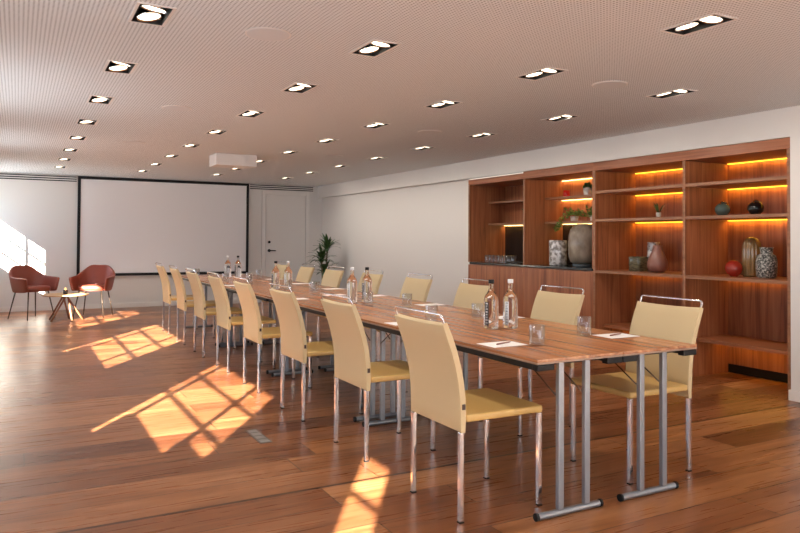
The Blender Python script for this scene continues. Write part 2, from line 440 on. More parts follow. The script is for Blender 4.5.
# ceiling speakers
sp0 = None
for (x, y, lab) in ((1.155, 3.6, 'round white ceiling speaker nearest the camera, left side'), (3.605, 3.58, 'round white ceiling speaker nearest the shelves at the right'),
                    (1.155, 6.04, 'round white ceiling speaker behind the near left one'), (3.63, 6.05, 'round white ceiling speaker above the middle of the table'),
                    (1.155, 8.47, 'round white ceiling speaker towards the screen, left side'), (3.62, 8.47, 'round white ceiling speaker towards the door')):
    if sp0 is None:
        sp0 = thing('ceiling_speaker', lab, 'speaker', (x, y, CEIL), 0, 'round ceiling speakers')
        MB().lathe([(.112, -.006), (.112, -.001)], n=36).build('speaker_grille', mat('speaker_mesh', (.68, .69, .69), .8), sp0)
        MB().lathe([(.122, -.004), (.122, -.0005), (.1125, -.0005), (.1125, -.004)], n=36).build('speaker_rim', M['trim'], sp0)
    else: dup(sp0, (x, y, CEIL), lab)

# ------------------------------------------------------------------ built-in shelving
NB = 6.07
SH = [(1.772, 'shelf'), (1.475, 'shelf'), (.925, 'shelf')]
bk = thing('built_in_bookcase', 'tall built-in walnut bookcase with amber-lit shelves in the right-hand wall niche', 'bookcase', (5.47, 4.5, 0))
def wb(name, par, m, x0, x1, y0, y1, z0, z1, bev=.0015):
    L_ = par.location
    return bx(x0 - L_.x, x1 - L_.x, y0 - L_.y, y1 - L_.y, z0 - L_.z, z1 - L_.z).build(name, M[m], par, bevel=bev)
F = 5.462
T3 = .028
wb('side_panel', bk, 'cab', F, NB, 3.455, 3.455 + T3, 0, 2.02)
wb('side_panel', bk, 'cab', F, NB, 4.47, 4.47 + T3, 0, 2.02)
wb('side_panel', bk, 'cab', F, NB, 5.63, 5.63 + T3, 0, 2.02)
wb('back_panel', bk, 'cab', NB, NB + .02, 3.455, 5.658, .085, 2.02)
wb('toe_recess', bk, 'black', NB + .012, NB + .03, 3.455, 5.658, 0, .083)
wb('fascia', bk, 'cab_y', F - .004, F + .02, 3.455, 5.658, 2.022, 2.112)
wb('top_panel', bk, 'cab_y', F + .021, NB, 3.455, 5.658, 2.022, 2.05)
for (y0, y1) in ((3.455 + T3, 4.47), (4.47 + T3, 5.63)):
    for z in (1.775, 1.472, .922):
        wb('shelf', bk, 'edge' if False else 'cab_y', F + .004, NB, y0, y1, z, z + .028)
    wb('bench_shelf', bk, 'cab_y', 5.575, NB, y0, y1, .335, .365)
    for z in (2.022, 1.775, 1.472):
        wb('led_strip', bk, 'ledamber', NB - .022, NB - .004, y0 + .01, y1 - .01, z - .007, z - .0008, 0)
    for z in (.335,):
        wb('led_strip', bk, 'ledamber', 5.95, 5.96, y0 + .01, y1 - .01, z - .006, z - .0008, 0)
    wb('led_strip', bk, 'ledamber', NB - .012, NB - .006, y0 + .01, y1 - .01, .917, .9212, 0)
for y_ in (4.47, 5.63, 3.455):
    for (z0, z1) in ((0, 2.02),):
        wb('edge_strip', bk, 'edge', F - .003, F - .0005, y_, y_ + T3, z0, z1, 0)
for (y0, y1) in ((3.455 + T3, 4.47), (4.47 + T3, 5.63)):
    for z in (1.775, 1.472, .922):
        wb('edge_strip', bk, 'edge', F + .001, F + .0035, y0, y1, z, z + .028, 0)

uc = thing('wall_shelving', 'walnut shelving above the dark counter, with short half-depth shelves and LED strips', 'shelves', (5.47, 6.9, .965))
wb('side_panel', uc, 'cab', F, NB, 8.025, 8.055, .965, 2.02)
wb('side_panel', uc, 'cab', F, NB, 6.83, 6.858, .965, 2.02)
wb('side_panel', uc, 'cab', F, NB, 5.659, 5.68, .965, 2.02)
wb('back_panel', uc, 'cab', NB, NB + .02, 5.66, 8.055, 1.475, 2.02)
wb('backsplash', uc, 'blackglass', NB, NB + .02, 5.66, 8.055, .966, 1.474)
wb('fascia', uc, 'cab_y', F - .004, F + .02, 5.659, 8.055, 2.022, 2.092)
wb('top_panel', uc, 'cab_y', F + .021, NB, 5.659, 8.055, 2.022, 2.05)
wb('led_strip', uc, 'ledwhite', F, F + .012, 6.86, 8.04, 2.096, 2.103, 0)
wb('fascia', uc, 'cab_y', F - .004, F + .02, 5.659, 6.855, 2.0922, 2.112)
for y_, q in ((8.025, .03), (6.83, .028)):
    wb('edge_strip', uc, 'edge', F - .003, F - .0005, y_, y_ + q, .965, 2.02, 0)
for (y0, y1, k) in ((5.68, 6.83, 0), (6.858, 8.025, 1)):
    for z in (1.775, 1.475):
        wb('shelf', uc, 'cab_y', 5.78, NB, y0, y1, z, z + .024)
        wb('edge_strip', uc, 'edge', 5.777, 5.7795, y0, y1, z, z + .024, 0)
    for z in ((2.022, 1.775, 1.475) if k == 0 else (1.475,)):
        wb('led_strip', uc, 'ledwarm' if z > 1.5 else 'ledwarm', NB - .024, NB - .004, y0 + .01, y1 - .01, z - .007, z - .0008, 0)
        if k == 1: break
def led(x, y0, y1, z, energy, col, down=.8):
    L = bpy.data.lights.new('led_glow', 'AREA'); L.shape = 'RECTANGLE'; L.size = y1 - y0; L.size_y = .012; L.energy = energy; L.color = col
    o = bpy.data.objects.new('led_glow', L); COL.objects.link(o)
    d_ = Vector((1 - down, 0, -down)).normalized(); yv = Vector((0, 1, 0)); zz = -d_; xx = yv; y3 = zz.cross(xx)
    o.matrix_world = Matrix.Translation((x, (y0 + y1) / 2, z)) @ Matrix(((xx.x, y3.x, zz.x, 0), (xx.y, y3.y, zz.y, 0), (xx.z, y3.z, zz.z, 0), (0, 0, 0, 1)))
AMB = (1, .50, .06)
for (y0, y1) in ((3.49, 4.46), (4.51, 5.62)):
    for z, e_ in ((2.022, 1.0), (1.775, 1.0), (1.472, 1.3), (.920, .5)): led(NB - .035, y0, y1, z - .009, e_, AMB, .75)
    led(5.965, y0, y1, .325, 1.0, AMB, .99)
for z in (2.022, 1.775, 1.475): led(NB - .035, 5.69, 6.82, z - .009, 1.2, (1, .58, .16), .75)
led(NB - .035, 6.87, 8.01, 1.466, 1.4, (1, .58, .16), .75)
# base cabinets + counter
for (y0, y1, side) in ((6.845, 8.055, 'at the far left, below the row of glasses'), (5.659, 6.843, 'beside the open bookcase, below the big vase')):
    c = thing('base_cabinet', 'walnut base cabinet with two plain doors ' + side, 'cabinet', (5.47, (y0 + y1) / 2, 0), 0, 'base cabinets under the dark counter')
    wb('body', c, 'cab', F + .022, 6.09, y0, y1, .07, .938)
    wb('plinth', c, 'black', F + .05, 6.05, y0, y1, 0, .068)
    ym = (y0 + y1) / 2
    for a_, b_ in ((y0 + .002, ym - .002), (ym + .002, y1 - .002)):
        wb('door', c, 'cab', F, F + .02, a_, b_, .072, .930)
tag(bx(F - .002, 6.065, 5.682, 8.022, .940, .9645).build('countertop', M['counter'], bevel=.002), 'dark polished stone countertop running along the walnut base cabinets', 'countertop')

# ------------------------------------------------------------------ shelf objects
def leafpatch(mb, c, n, spread, droop, size, up=.5):
    for i in range(n):
        a = random.uniform(0, 2 * PI); r = random.random() ** .6 * spread
        z = random.uniform(-droop, up * spread) if droop else random.uniform(0, up * spread)
        p = Vector((c[0] + r * math.cos(a), c[1] + r * math.sin(a), c[2] + z))
        d_ = Vector((random.uniform(-1, 1), random.uniform(-1, 1), random.uniform(-.6, .6))).normalized()
        q = d_.cross(Vector((random.uniform(-1, 1), random.uniform(-1, 1), 1))).normalized(); l = size * random.uniform(.7, 1.3)
        k = len(mb.v); nn = d_.cross(q) * l * .12
        mb.v += [tuple(p), tuple(p + d_ * l * .5 + q * l * .33 + nn), tuple(p + d_ * l), tuple(p + d_ * l * .5 - q * l * .33 + nn)]
        mb.face((k, k + 1, k + 2)); mb.face((k, k + 2, k + 3))
def vase(name, prof, m, x, y, z, label, cat='vase', n=36, sy=1, mod=None, group=None, sub=None):
    o = MB().lathe(prof, n=n, sy=sy, mod=mod).build(name, m)
    o.location = (x, y, z); return tag(o, label, cat, group)
def hollow(prof, t=.006):
    inner = [(max(r - t, .002), z) for r, z in prof[::-1] if z > prof[0][1] + t] + [(max(prof[0][0] - t, .001), prof[0][1] + t)]
    return prof + inner
mg = mat('green_ceramic', (.07, .10, .085), .2); mk = mat('black_ceramic', (.008, .008, .008), .12)
mred = mat('red_glaze', (.28, .02, .010), .12); mbr = mat('brown_matte_glass', (.26, .11, .08), .32)
mgold = mat('gold_rim', (.6, .35, .12), .25, 1)
sph = lambda r, h, z0=.0, k=.35: [(r * k, 0)] + [(r * math.cos(a), h / 2 + h / 2 * math.sin(a)) for a in [math.asin(-math.sqrt(1 - k * k)) + i * (PI / 2 - math.asin(-math.sqrt(1 - k * k)) - .28) / 14 for i in range(1, 15)]]
for (y, m_, lab) in ((4.30, mg, 'round dark green vase with a slanted gold-rimmed mouth, left of the black one'), (3.965, mk, 'round glossy black vase with a slanted rimmed mouth at the shelf right end')):
    t_ = thing('ball_vase', lab, 'vase', (5.76, y, 1.5008), 0, 'ball vases on the right shelf')
    MB().lathe(sph(.068, .125), n=36).build('body', m_, t_)
    o = MB().tube([(.036 * math.cos(a), .036 * math.sin(a), 0) for a in [i * 2 * PI / 28 for i in range(28)]], .004, 8, True).build('rim', mgold, t_)
    o.matrix_basis = Matrix.Translation((-.005, -.022, .112)) @ Matrix.Rotation(.75, 4, 'X') @ Matrix.Rotation(-.25, 4, 'Y')
    o2 = MB().lathe([(.035, -.001), (.035, .001)], n=28).build('opening', M['darkvoid'], t_); o2.matrix_basis = o.matrix_basis.copy()
vase('red_vase', [(.03, 0)] + sph(.076, .15)[1:] + [(.02, .147), (.018, .135)], mred, 5.70, 4.14, .9505, 'small round glossy red vase in front of the ribbed amber one')
mrib = mat('amber_ribbed_glass', (.24, .14, .055), .12); NT(mrib).b.inputs['Specular IOR Level'].default_value = .9
vase('ribbed_vase', [(.068, 0), (.075, .02), (.078, .15), (.078, .26), (.070, .31), (.045, .345), (.02, .357), (.015, .352)], mrib, 5.84, 4.06, .9505, 'tall domed ribbed amber glass vase behind the red ball vase', n=80, mod=lambda a, z: 1 + .05 * math.cos(16 * a))
mspk = mat('speckled_ceramic', (.05, .05, .045), .35); t = NT(mspk)
t.l(t.ramp(t.noise(t.coord(), 65, 4, .5, .7), [(.42, (.025, .027, .024, 1)), (.52, (.13, .13, .12, 1)), (.60, (.55, .55, .50, 1))]), t.b.inputs['Base Color'])
vase('speckled_vase', hollow([(.065, 0), (.08, .015), (.086, .08), (.086, .15), (.075, .195), (.052, .212), (.050, .222), (.052, .255), (.057, .268)], .006), mspk, 5.74, 3.85, .9505, 'grey speckled stoneware vase with a short neck at the right end of the shelf')
vase('brown_vase', hollow([(.05, 0), (.085, .015), (.104, .06), (.100, .105), (.078, .16), (.054, .215), (.044, .250), (.048, .272)], .005), mbr, 5.72, 5.02, .9505, 'pear-shaped matte brown glass vase in the middle bay')
msil = mat('mottled_silver_glass', (.5, .47, .45), .22, .15); t = NT(msil)
t.l(t.ramp(t.noise(t.coord(), 22, 3), [(.4, (.22, .19, .17, 1)), (.6, (.75, .72, .7, 1))]), t.b.inputs['Base Color'])
vase('silver_vase', hollow([(.06, 0), (.066, .02), (.066, .22), (.062, .29), (.064, .305)], .004), msil, 5.905, 5.235, .9505, 'cylindrical mottled silver vase behind the brown pear-shaped one')
msq = mat('olive_smoked_glass', (.06, .05, .028), .12); t = NT(msq)
t.l(t.ramp(t.noise(t.coord((4, 4, 18)), 4, 3), [(.4, (.05, .04, .022, 1)), (.6, (.16, .14, .08, 1))]), t.b.inputs['Base Color'])
def squ(a, z): return 1 / max(abs(math.cos(a)), abs(math.sin(a))) ** .85
vase('square_vase', hollow([(.07, 0), (.075, .01), (.077, .145), (.075, .152)], .005), msq, 5.74, 5.29, .9505, 'low square dark olive glass vase left of the brown vase', mod=squ)
vase('silver_cylinder_vase', hollow([(.095, 0), (.105, .015), (.103, .16), (.106, .29), (.1, .305)], .005), msil, 5.72, 6.52, .965, 'mottled silver glass cylinder vase on the dark counter')
mbig = mat('beige_glossy_ceramic', (.25, .20, .15), .12); t = NT(mbig)
t.l(t.ramp(t.noise(t.coord((1, 1, .6)), 9, 3), [(.35, (.19, .15, .11, 1)), (.7, (.36, .31, .25, 1))]), t.b.inputs['Base Color'])
t_ = thing('floor_size_vase', 'big glossy taupe vase with rounded shoulders at the right end of the counter', 'vase', (5.74, 6.12, .965))
MB().lathe([(.11, 0), (.115, .002), (.115, .03), (.105, .035)], n=40).build('base', mat('blue_grey_base', (.05, .065, .075), .3), t_)
MB().lathe(hollow([(.11, .036), (.14, .06), (.158, .12), (.164, .25), (.160, .36), (.14, .43), (.10, .475), (.07, .487), (.066, .495)], .008), n=44).build('body', mbig, t_)
t_.name = 'large_vase'
# red candle jars, potted plants in the second bay
mrj = mat('red_glass_jar', (.55, .012, .008), .2)
for y, r, h_, lab in ((6.50, .04, .075, 'small red glass candle jar on the top shelf, left of the pot'), (5.98, .028, .05, 'smaller red candle jar on the top shelf, right of the pot')):
    vase('candle_jar', hollow([(r * .92, 0), (r, .005), (r, h_)], .004), mrj, 5.84, y, 1.7995, lab, 'candle jar', group='red candle jars')
def potplant(name, x, y, z, r, h_, label, cat, fn, potm='pot', square=False):
    t_ = thing(name, label, cat, (x, y, z))
    MB().lathe(hollow([(r * .8, 0), (r * .85, .004), (r, h_)], .004), n=28, mod=squ if square else None).build('pot', M[potm], t_)
    MB().lathe([(r * .7, h_ * .86), (r * .8, h_ * .9)], n=20, mod=squ if square else None).build('soil', M['soil'], t_)
    m_ = MB(); mt = fn(m_, h_); m_.build('foliage', M[mt], t_); return t_
def f_small(m_, h_): leafpatch(m_, (0, 0, h_ + .005), 70, .06, 0, .045, .7); return 'leaf'
potplant('potted_plant', 5.84, 6.14, 1.7995, .045, .085, 'small dark-leaved plant in a square pale pot on the top shelf', 'potted plant', f_small, square=True)
def f_ivy(m_, h_):
    leafpatch(m_, (0, 0, h_ + .01), 90, .10, 0, .05, .7)
    for i in range(60):
        s = random.random(); leafpatch(m_, (-.10 - .02 * s, .05 + .14 * s, h_ + .03 - s * .19), 1, .02, .02, .045)
    return 'ivy'
potplant('trailing_plant', 5.87, 6.40, 1.4992, .05, .06, 'leafy variegated plant trailing over the left end of the shelf edge', 'potted plant', f_ivy)
def f_ivy2(m_, h_): leafpatch(m_, (0, 0, h_ + .005), 120, .09, 0, .05, .8); return 'ivy'
potplant('trailing_plant', 5.87, 6.07, 1.4992, .05, .06, 'bushy variegated plant on the shelf above the big vase', 'potted plant', f_ivy2)
def f_hang(m_, h_):
    leafpatch(m_, (0, 0, h_ + .0), 90, .09, 0, .05, .8)
    for i in range(70):
        s = random.random(); leafpatch(m_, (-.13 - .01 * s, .03 + .05 * math.sin(s * 9) * .5, h_ - s * .22), 1, .02, .02, .04)
    return 'leaf'
potplant('hanging_plant', 5.88, 7.10, 1.7992, .05, .06, 'dark green fern trailing from the small shelf above the glasses', 'potted plant', f_hang)
def f_spike(m_, h_):
    for i in range(16):
        a = random.uniform(0, 2 * PI); l = random.uniform(.07, .13); r = random.uniform(.2, .9)
        p0 = Vector((.012 * math.cos(a), .012 * math.sin(a), h_)); p1 = p0 + Vector((math.cos(a) * l * r * .5, math.sin(a) * l * r * .5, l * .6)); p2 = p0 + Vector((math.cos(a) * l * r, math.sin(a) * l * r, l * .85))
        q = Vector((-math.sin(a), math.cos(a), 0)) * .008; k = len(m_.v)
        m_.v += [tuple(p0 - q), tuple(p0 + q), tuple(p1 + q), tuple(p1 - q), tuple(p2)]; m_.face((k, k + 1, k + 2, k + 3)); m_.face((k + 3, k + 2, k + 4))
    return 'leaf'
potplant('small_succulent', 5.78, 5.06, 1.5008, .026, .06, 'tiny spiky plant in a narrow pale pot in the middle bay', 'potted plant', f_spike)
# tall plant in the corner
t_ = thing('dracaena_plant', 'tall green dracaena with arching leaves in the corner beside the door', 'potted plant', (5.12, 12.40, 0))
MB().lathe(hollow([(.13, 0), (.15, .02), (.17, .3)], .01), n=32).build('pot', mat('grey_planter', (.2, .19, .18), .6), t_)
MB().lathe([(.14, .26), (.155, .265)], n=24).build('soil', M['soil'], t_)
st = MB()
heads = [(.02, .03, .62), (-.05, .0, .86), (.05, -.02, 1.06)]
for hx, hy, hz in heads: st.tube([(hx * .3, hy * .3, .26), (hx * .7, hy, hz * .6), (hx, hy, hz)], .014, 8)
st.build('stem', M['stem'], t_)
lf = MB()
for hx, hy, hz in heads:
    for i in range(30):
        a = i * 2.4 + random.uniform(-.2, .2); el = random.uniform(.25, 1.35); L_ = random.uniform(.26, .36)
        p = Vector((hx, hy, hz - .06 + i * .004)); dv = Vector((math.cos(a) * math.cos(el), math.sin(a) * math.cos(el), math.sin(el)))
        q = Vector((-math.sin(a), math.cos(a), 0)); prev = None
        for s in range(6):
            wd = .028 * math.sin(PI * min(1, (s + .6) / 5.6)) + .002; k = len(lf.v)
            lf.v += [tuple(p - q * wd), tuple(p + Vector((0, 0, -.004))), tuple(p + q * wd)]
            if prev is not None:
                lf.face((prev, prev + 1, k + 1, k), True); lf.face((prev + 1, prev + 2, k + 2, k + 1), True)
            prev = k; p = p + dv * (L_ / 5); dv = (dv + Vector((0, 0, -.24))).normalized()
lf.build('foliage', M['leaf'], t_)

# ------------------------------------------------------------------ tables
TX, TY, TL, TW = 2.013, 2.4255, 1.94, .5205
TZ = .74
def make_table():
    t_ = thing('folding_table', '', 'table', (0, 0, 0))
    bx(.0012, TW - .0012, .0015, TL - .0015, TZ - .014, TZ).build('tabletop', M['top'], t_, bevel=.0015)
    bx(.0012, TW - .0012, .0015, TL - .0015, TZ - .0225, TZ - .0145).build('top_edge', M['topedge'], t_, bevel=.001)
    f = MB(); f.box(.02, .045, .05, TL - .05, TZ - .055, TZ - .0235); f.box(TW - .045, TW - .02, .05, TL - .05, TZ - .055, TZ - .0235)
    f.box(.0455, TW - .0455, .10, .125, TZ - .05, TZ - .0235); f.box(.0455, TW - .0455, TL - .125, TL - .10, TZ - .05, TZ - .0235)
    f.build('frame', M['black'], t_, bevel=.003)
    for cx in (.0, TW):
        for cy in (.0, TL):
            sx = 1 if cx == 0 else -1; sy = 1 if cy == 0 else -1
            m_ = MB(); m_.box(min(cx + sx * .003, cx + sx * .10), max(cx + sx * .003, cx + sx * .10), min(cy + sy * .002, cy + sy * .045), max(cy + sy * .002, cy + sy * .04), TZ - .052, TZ - .0235)
            xm = cx + sx * .045
            m_.tube([(cx + sx * .02, cy + sy * .003, TZ - .036), (cx + sx * .02, cy + sy * .02, TZ - .036)], .011, 12)
            m_.build('corner_connector', M['black'], t_, bevel=.004)
    for y, sy in ((.075, 1), (TL - .075, -1)):
        m_ = MB()
        m_.tube([(.066, y, .0175), (.437, y, .0175)], .0158, 16)
        for px in (.195, .355): m_.box(px - .0165, px + .0165, y - .0125, y + .0125, .032, TZ - .0235)
        lg = m_.build('leg', M['steel'], t_, bevel=.004, seg=3)
        for ex in (.052, .438):
            MB().tube([(ex, y, .0178), (ex + .014, y, .0178)], .0176, 16).build('foot_cap', M['black'], lg)
        for px in (.195, .355):
            MB().tube([(px - .0205, y + sy * .008, .555), (px - .0205, y + sy * .27, TZ - .03)], .0036, 8).build('brace', M['bronze'], t_)
    return t_
proto = make_table(); nT = ['nearest the camera', 'second from the camera', 'third from the camera', 'farthest, towards the screen']
k = 0
for j in range(4):
    for i in range(2):
        lab = f'walnut-topped folding table on grey T legs, {"window-side" if i == 0 else "shelf-side"} row, {nT[j]}'
        loc = (TX + i * TW, TY + j * TL, 0)
        if k == 0: proto.location = loc; proto['label'] = lab; proto['group'] = 'folding tables pushed together'
        else: dup(proto, loc, lab, 'folding tables pushed together')
        k += 1

# ------------------------------------------------------------------ chairs (local: front +X, origin rear-leg centre line, y centre)
def make_chair():
    t_ = thing('dining_chair', '', 'chair')
    HWc = .2275
    prof = [(.003, .405), (.004, .47), (.001, .55), (-.009, .63), (-.025, .70), (-.046, .77), (-.069, .83), (-.096, .893)]
    th = .016
    rows = []
    def ring(y):
        fr = []; bk_ = []
        for i, (x, z) in enumerate(prof):
            a = prof[max(i - 1, 0)]; b_ = prof[min(i + 1, len(prof) - 1)]
            tx, tz = b_[0] - a[0], b_[1] - a[1]; l = math.hypot(tx, tz); nx, nz = tz / l, -tx / l
            hh_ = th if 0 < i < len(prof) - 1 else th * .8
            fr.append((x + nx * hh_, y, z + nz * hh_)); bk_.append((x - nx * hh_, y, z - nz * hh_))
        return fr + bk_[::-1]
    m_ = MB(); N = 2 * len(prof)
    yy = [-HWc, -HWc + .004] + [-HWc + .004 + (2 * HWc - .008) * i / 8 for i in range(1, 8)] + [HWc - .004, HWc]
    for iy, y in enumerate(yy):
        R = ring(y)
        sag = .006 * (1 - (y / HWc) ** 2)
        if iy in (0, len(yy) - 1):
            c_ = [( (R[i][0] + R[N - 1 - i][0]) / 2, (R[i][2] + R[N - 1 - i][2]) / 2) for i in range(N)]
            R = [(c_[i][0] + (R[i][0] - c_[i][0]) * .7, y, c_[i][1] + (R[i][2] - c_[i][1]) * .7) for i in range(N)]
        R = [(x, y_, z - (sag if z > .85 else 0)) for x, y_, z in R]
        m_.v += R
    for j in range(len(yy) - 1):
        for i in range(N):
            m_.face((j * N + i, j * N + (i + 1) % N, (j + 1) * N + (i + 1) % N, (j + 1) * N + i), True)
    m_.face(range(N)); m_.face([(len(yy) - 1) * N + i for i in range(N)][::-1])
    o = m_.build('backrest', M['leather'], t_)
    md = o.modifiers.new('e', 'BEVEL'); md.width = .004; md.segments = 2; md.limit_method = 'ANGLE'; md.angle_limit = .7
    # seat
    s = MB(); s.box(.0205, .462, -HWc, HWc, .444, .478)
    s.build('seat', M['seatleather'], t_, bevel=.011, seg=4)
    r = .0115
    for sy in (-1, 1):
        y = sy * (HWc - .014)
        l_ = MB().box(-r, r, y - r, y + r, .006, .404).build('leg', M['chrome'], t_, bevel=.004, seg=3)
        MB().box(-r - .0006, r + .0006, y - r - .0006, y + r + .0006, 0, .0058).build('leg_tip', M['black'], l_)
        l_ = MB().box(.447 - r, .447 + r, y - r, y + r, .006, .4435).build('leg', M['chrome'], t_, bevel=.004, seg=3)
        MB().box(.447 - r - .0006, .447 + r + .0006, y - r - .0006, y + r + .0006, 0, .0058).build('leg_tip', M['black'], l_)
    # chrome grab handle
    pts = []
    ye = HWc - .010
    pts.append((-.087, -ye, .872)); pts.append((-.096, -ye, .893)); pts.append((-.104, -ye, .914))
    for i in range(1, 5):
        a = i * PI / 8; pts.append((-.107, -ye + .018 * (1 - math.cos(a)), .914 + .018 * math.sin(a)))
    q = [(x, -y, z) for x, y, z in pts[::-1]]
    MB().tube(pts + q, .0062, 8).build('grab_handle', M['chrome'], t_)
    MB().box(-.004, .012, -HWc - .0035, -HWc - .0002, .505, .53).build('fabric_tag', M['tagm'], t_)
    return t_
chair = make_chair()
ordc = ['nearest the camera', 'second from the camera', 'third from the camera', 'fourth from the camera', 'fifth from the camera', 'sixth from the camera', 'seventh from the camera', 'farthest from the camera']
XL, XR = 1.76, 3.268
for k in range(8):
    y = 2.86 + .985 * k + [0, -.01, 0, .02, .01, 0, -.01, .01][k]
    lab = f'cream leather chair with chrome legs, window side of the table, {ordc[k]}'
    if k == 0: chair.location = (XL, y, 0); chair['label'] = lab; chair['group'] = 'cream chairs along the window side'
    else: dup(chair, (XL + random.uniform(-.006, .006), y, 0), lab, 'cream chairs along the window side', rz=random.uniform(-.012, .012))
for k, y in enumerate((2.868, 3.86, 4.88, 5.84, 6.82, 7.80, 8.76, 9.72)):
    lab = f'cream leather chair with chrome legs, shelf side of the table, {ordc[k]}'
    dup(chair, (XR + [0, .05, .02, .03, .02, 0, .02, 0][k], y, 0), lab, 'cream chairs along the shelf side', rz=PI + [0, .02, -.03, .02, 0, .05, 0, .03][k])

# ------------------------------------------------------------------ things on the table
Z0 = TZ
def bottle_parts(cap, lab_kind, label, x, y, rz):
    t_ = thing('water_bottle', label, 'bottle', (x, y, Z0 + .0006), rz)
    MB().lathe([(.038, 0), (.0425, .003), (.044, .010), (.044, .165), (.042, .180), (.036, .196), (.026, .211), (.019, .223), (.0155, .236), (.0145, .262), (.0145, .268)], n=36).build('bottle_body', M['water'], t_)
    MB().lathe([(.0165, .2685), (.0168, .270), (.0168, .289), (.015, .291)], n=24).build('cap', M['black'] if cap == 'black' else M['capw'], t_)
    pts = []
    a0, a1 = -.32, .32
    rows = [[(.0446 * math.cos(a), .0446 * math.sin(a), z) for a in [a0 + (a1 - a0) * i / 8 for i in range(9)]] for z in (.02, .16)]
    MB().grid(rows).build('label_strip', labm[lab_kind], t_, solid=.0004)
    return t_
labm = {}
for kind, bg, fg in (('black', (.01, .01, .012, 1), (.75, .75, .75, 1)), ('white', (.72, .74, .74, 1), (.25, .27, .27, 1))):
    m_ = mat('label_' + kind, bg, .5); t = NT(m_)
    sp = t.n('ShaderNodeSeparateXYZ'); tc = t.n('ShaderNodeTexCoord'); t.l(tc.outputs['Object'], sp.inputs[0])
    a = t.math('LESS_THAN', t.math('FRACT', t.math('MULTIPLY', sp.outputs[2], 62)), .62)
    b_ = t.math('LESS_THAN', t.math('ABSOLUTE', sp.outputs[1]), .0075)
    c_ = t.math('GREATER_THAN', t.noise(t.coord(), 260, 1), .47)
    t.l(t.mix(t.math('MULTIPLY', t.math('MULTIPLY', a, b_), c_), bg, fg), t.b.inputs['Base Color']); labm[kind] = m_
LA = -2.35
for (x, y, cap, lk, lab) in ((2.478, 3.41, 'black', 'black', 'black-capped clear water bottle of the pair nearest the camera'), (2.605, 3.39, 'white', 'white', 'white-capped clear water bottle of the pair nearest the camera'),
        (2.452, 5.33, 'white', 'white', 'white-capped clear water bottle of the second pair along the table'), (2.585, 5.32, 'black', 'black', 'black-capped clear water bottle of the second pair along the table'),
        (2.385, 7.10, 'black', 'black', 'black-capped clear water bottle of the third pair along the table'), (2.505, 7.05, 'white', 'white', 'white-capped clear water bottle of the third pair along the table'),
        (2.50, 9.45, 'white', 'white', 'white-capped water bottle of the farthest pair, against the screen'), (2.64, 9.45, 'black', 'black', 'black-capped water bottle of the farthest pair, against the screen')):
    o = bottle_parts(cap, lk, lab, x, y, LA - .5 if lk == 'black' else LA - .4); o['group'] = 'water bottles on the table'
gp = None
gl = [(2.288, 2.761, 'standing at the near left corner of the table'), (2.774, 2.944, 'standing at the near right end of the table'), (2.70, 3.87, 'beside the nearest black-capped bottle'),
      (2.684, 4.804, 'near the shelf-side edge between the near bottle pairs'), (2.36, 3.90, 'just behind the back of the nearest chair'), (2.62, 6.56, 'in front of the third bottle pair, right of it'),
      (2.50, 5.12, 'just in front of the second bottle pair'), (2.55, 6.45, 'front one of two side by side mid table'), (2.20, 9.95, 'at the far window-side corner of the table'),
      (2.21, 8.45, 'left one before the farthest bottles'), (2.42, 8.16, 'behind the third bottle pair, to the left'), (2.876, 9.266, 'towards the door at the far end'), (2.44, 6.86, 'directly in front of the third bottle pair'), (2.55, 8.6, 'in the middle of the far table')]
def tumbler(name):
    return MB().lathe([(.0365, 0), (.0385, .0015), (.039, .006), (.0395, .101), (.0388, .1025), (.0372, .1015), (.0365, .02), (.034, .014), (.001, .012)], n=36)
g0 = None
for x, y, lab in gl:
    lab = 'clear empty water tumbler ' + lab
    if g0 is None:
        g0 = tumbler('g').build('drinking_glass', M['tumbler']); g0.location = (x, y, Z0 + .0006); tag(g0, lab, 'glass', 'water tumblers on the table')
    else:
        c = g0.copy(); COL.objects.link(c); c.location = (x, y, Z0 + .0006); c['label'] = lab
og = ['nearest the plain side wall', 'second from the side wall', 'third from the side wall', 'fourth from the side wall', 'fifth from the side wall', 'sixth from the side wall', 'closest to the middle divider']
for k in range(7):
    c = g0.copy(); c.scale = (.93, .93, 1); COL.objects.link(c); c.location = (5.60, 7.80 - .097 * k, .9652); c['group'] = 'glasses on the counter'
    c['label'] = 'small clear glass on the dark counter, ' + og[k] + ' in the row'

# papers and pens
pens = 0
pd = [(2.155, 2.87, .02, 'at the near left corner, under a pen'), (2.92, 2.85, -.02, 'at the near right corner of the table'), (2.93, 3.86, .05, 'behind the nearest white-capped bottle'),
      (2.93, 4.87, .0, 'by the third chair on the shelf side'), (2.93, 5.87, .0, 'by the fourth chair on the shelf side'), (2.93, 6.85, 0, 'by the fifth chair on the shelf side'),
      (2.93, 7.80, 0, 'by the sixth chair on the shelf side'), (2.93, 8.8, 0, 'by the seventh chair on the shelf side'), (2.14, 3.86, 0, 'by the second chair on the window side'),
      (2.14, 5.83, 0, 'by the fourth chair on the window side'), (2.62, 6.10, .1, 'lying in the middle between bottle pairs'), (2.14, 7.8, 0, 'by the sixth chair on the window side')]
for x, y, rz, lab in pd:
    o = MB().box(-.105, .105, -.0745, .0745, 0, .0014).build('notepad', M['paper']); o.location = (x, y, Z0 + .0006); o.rotation_euler.z = rz
    tag(o, 'white sheet of notepaper ' + lab, 'paper', 'notepapers on the table')
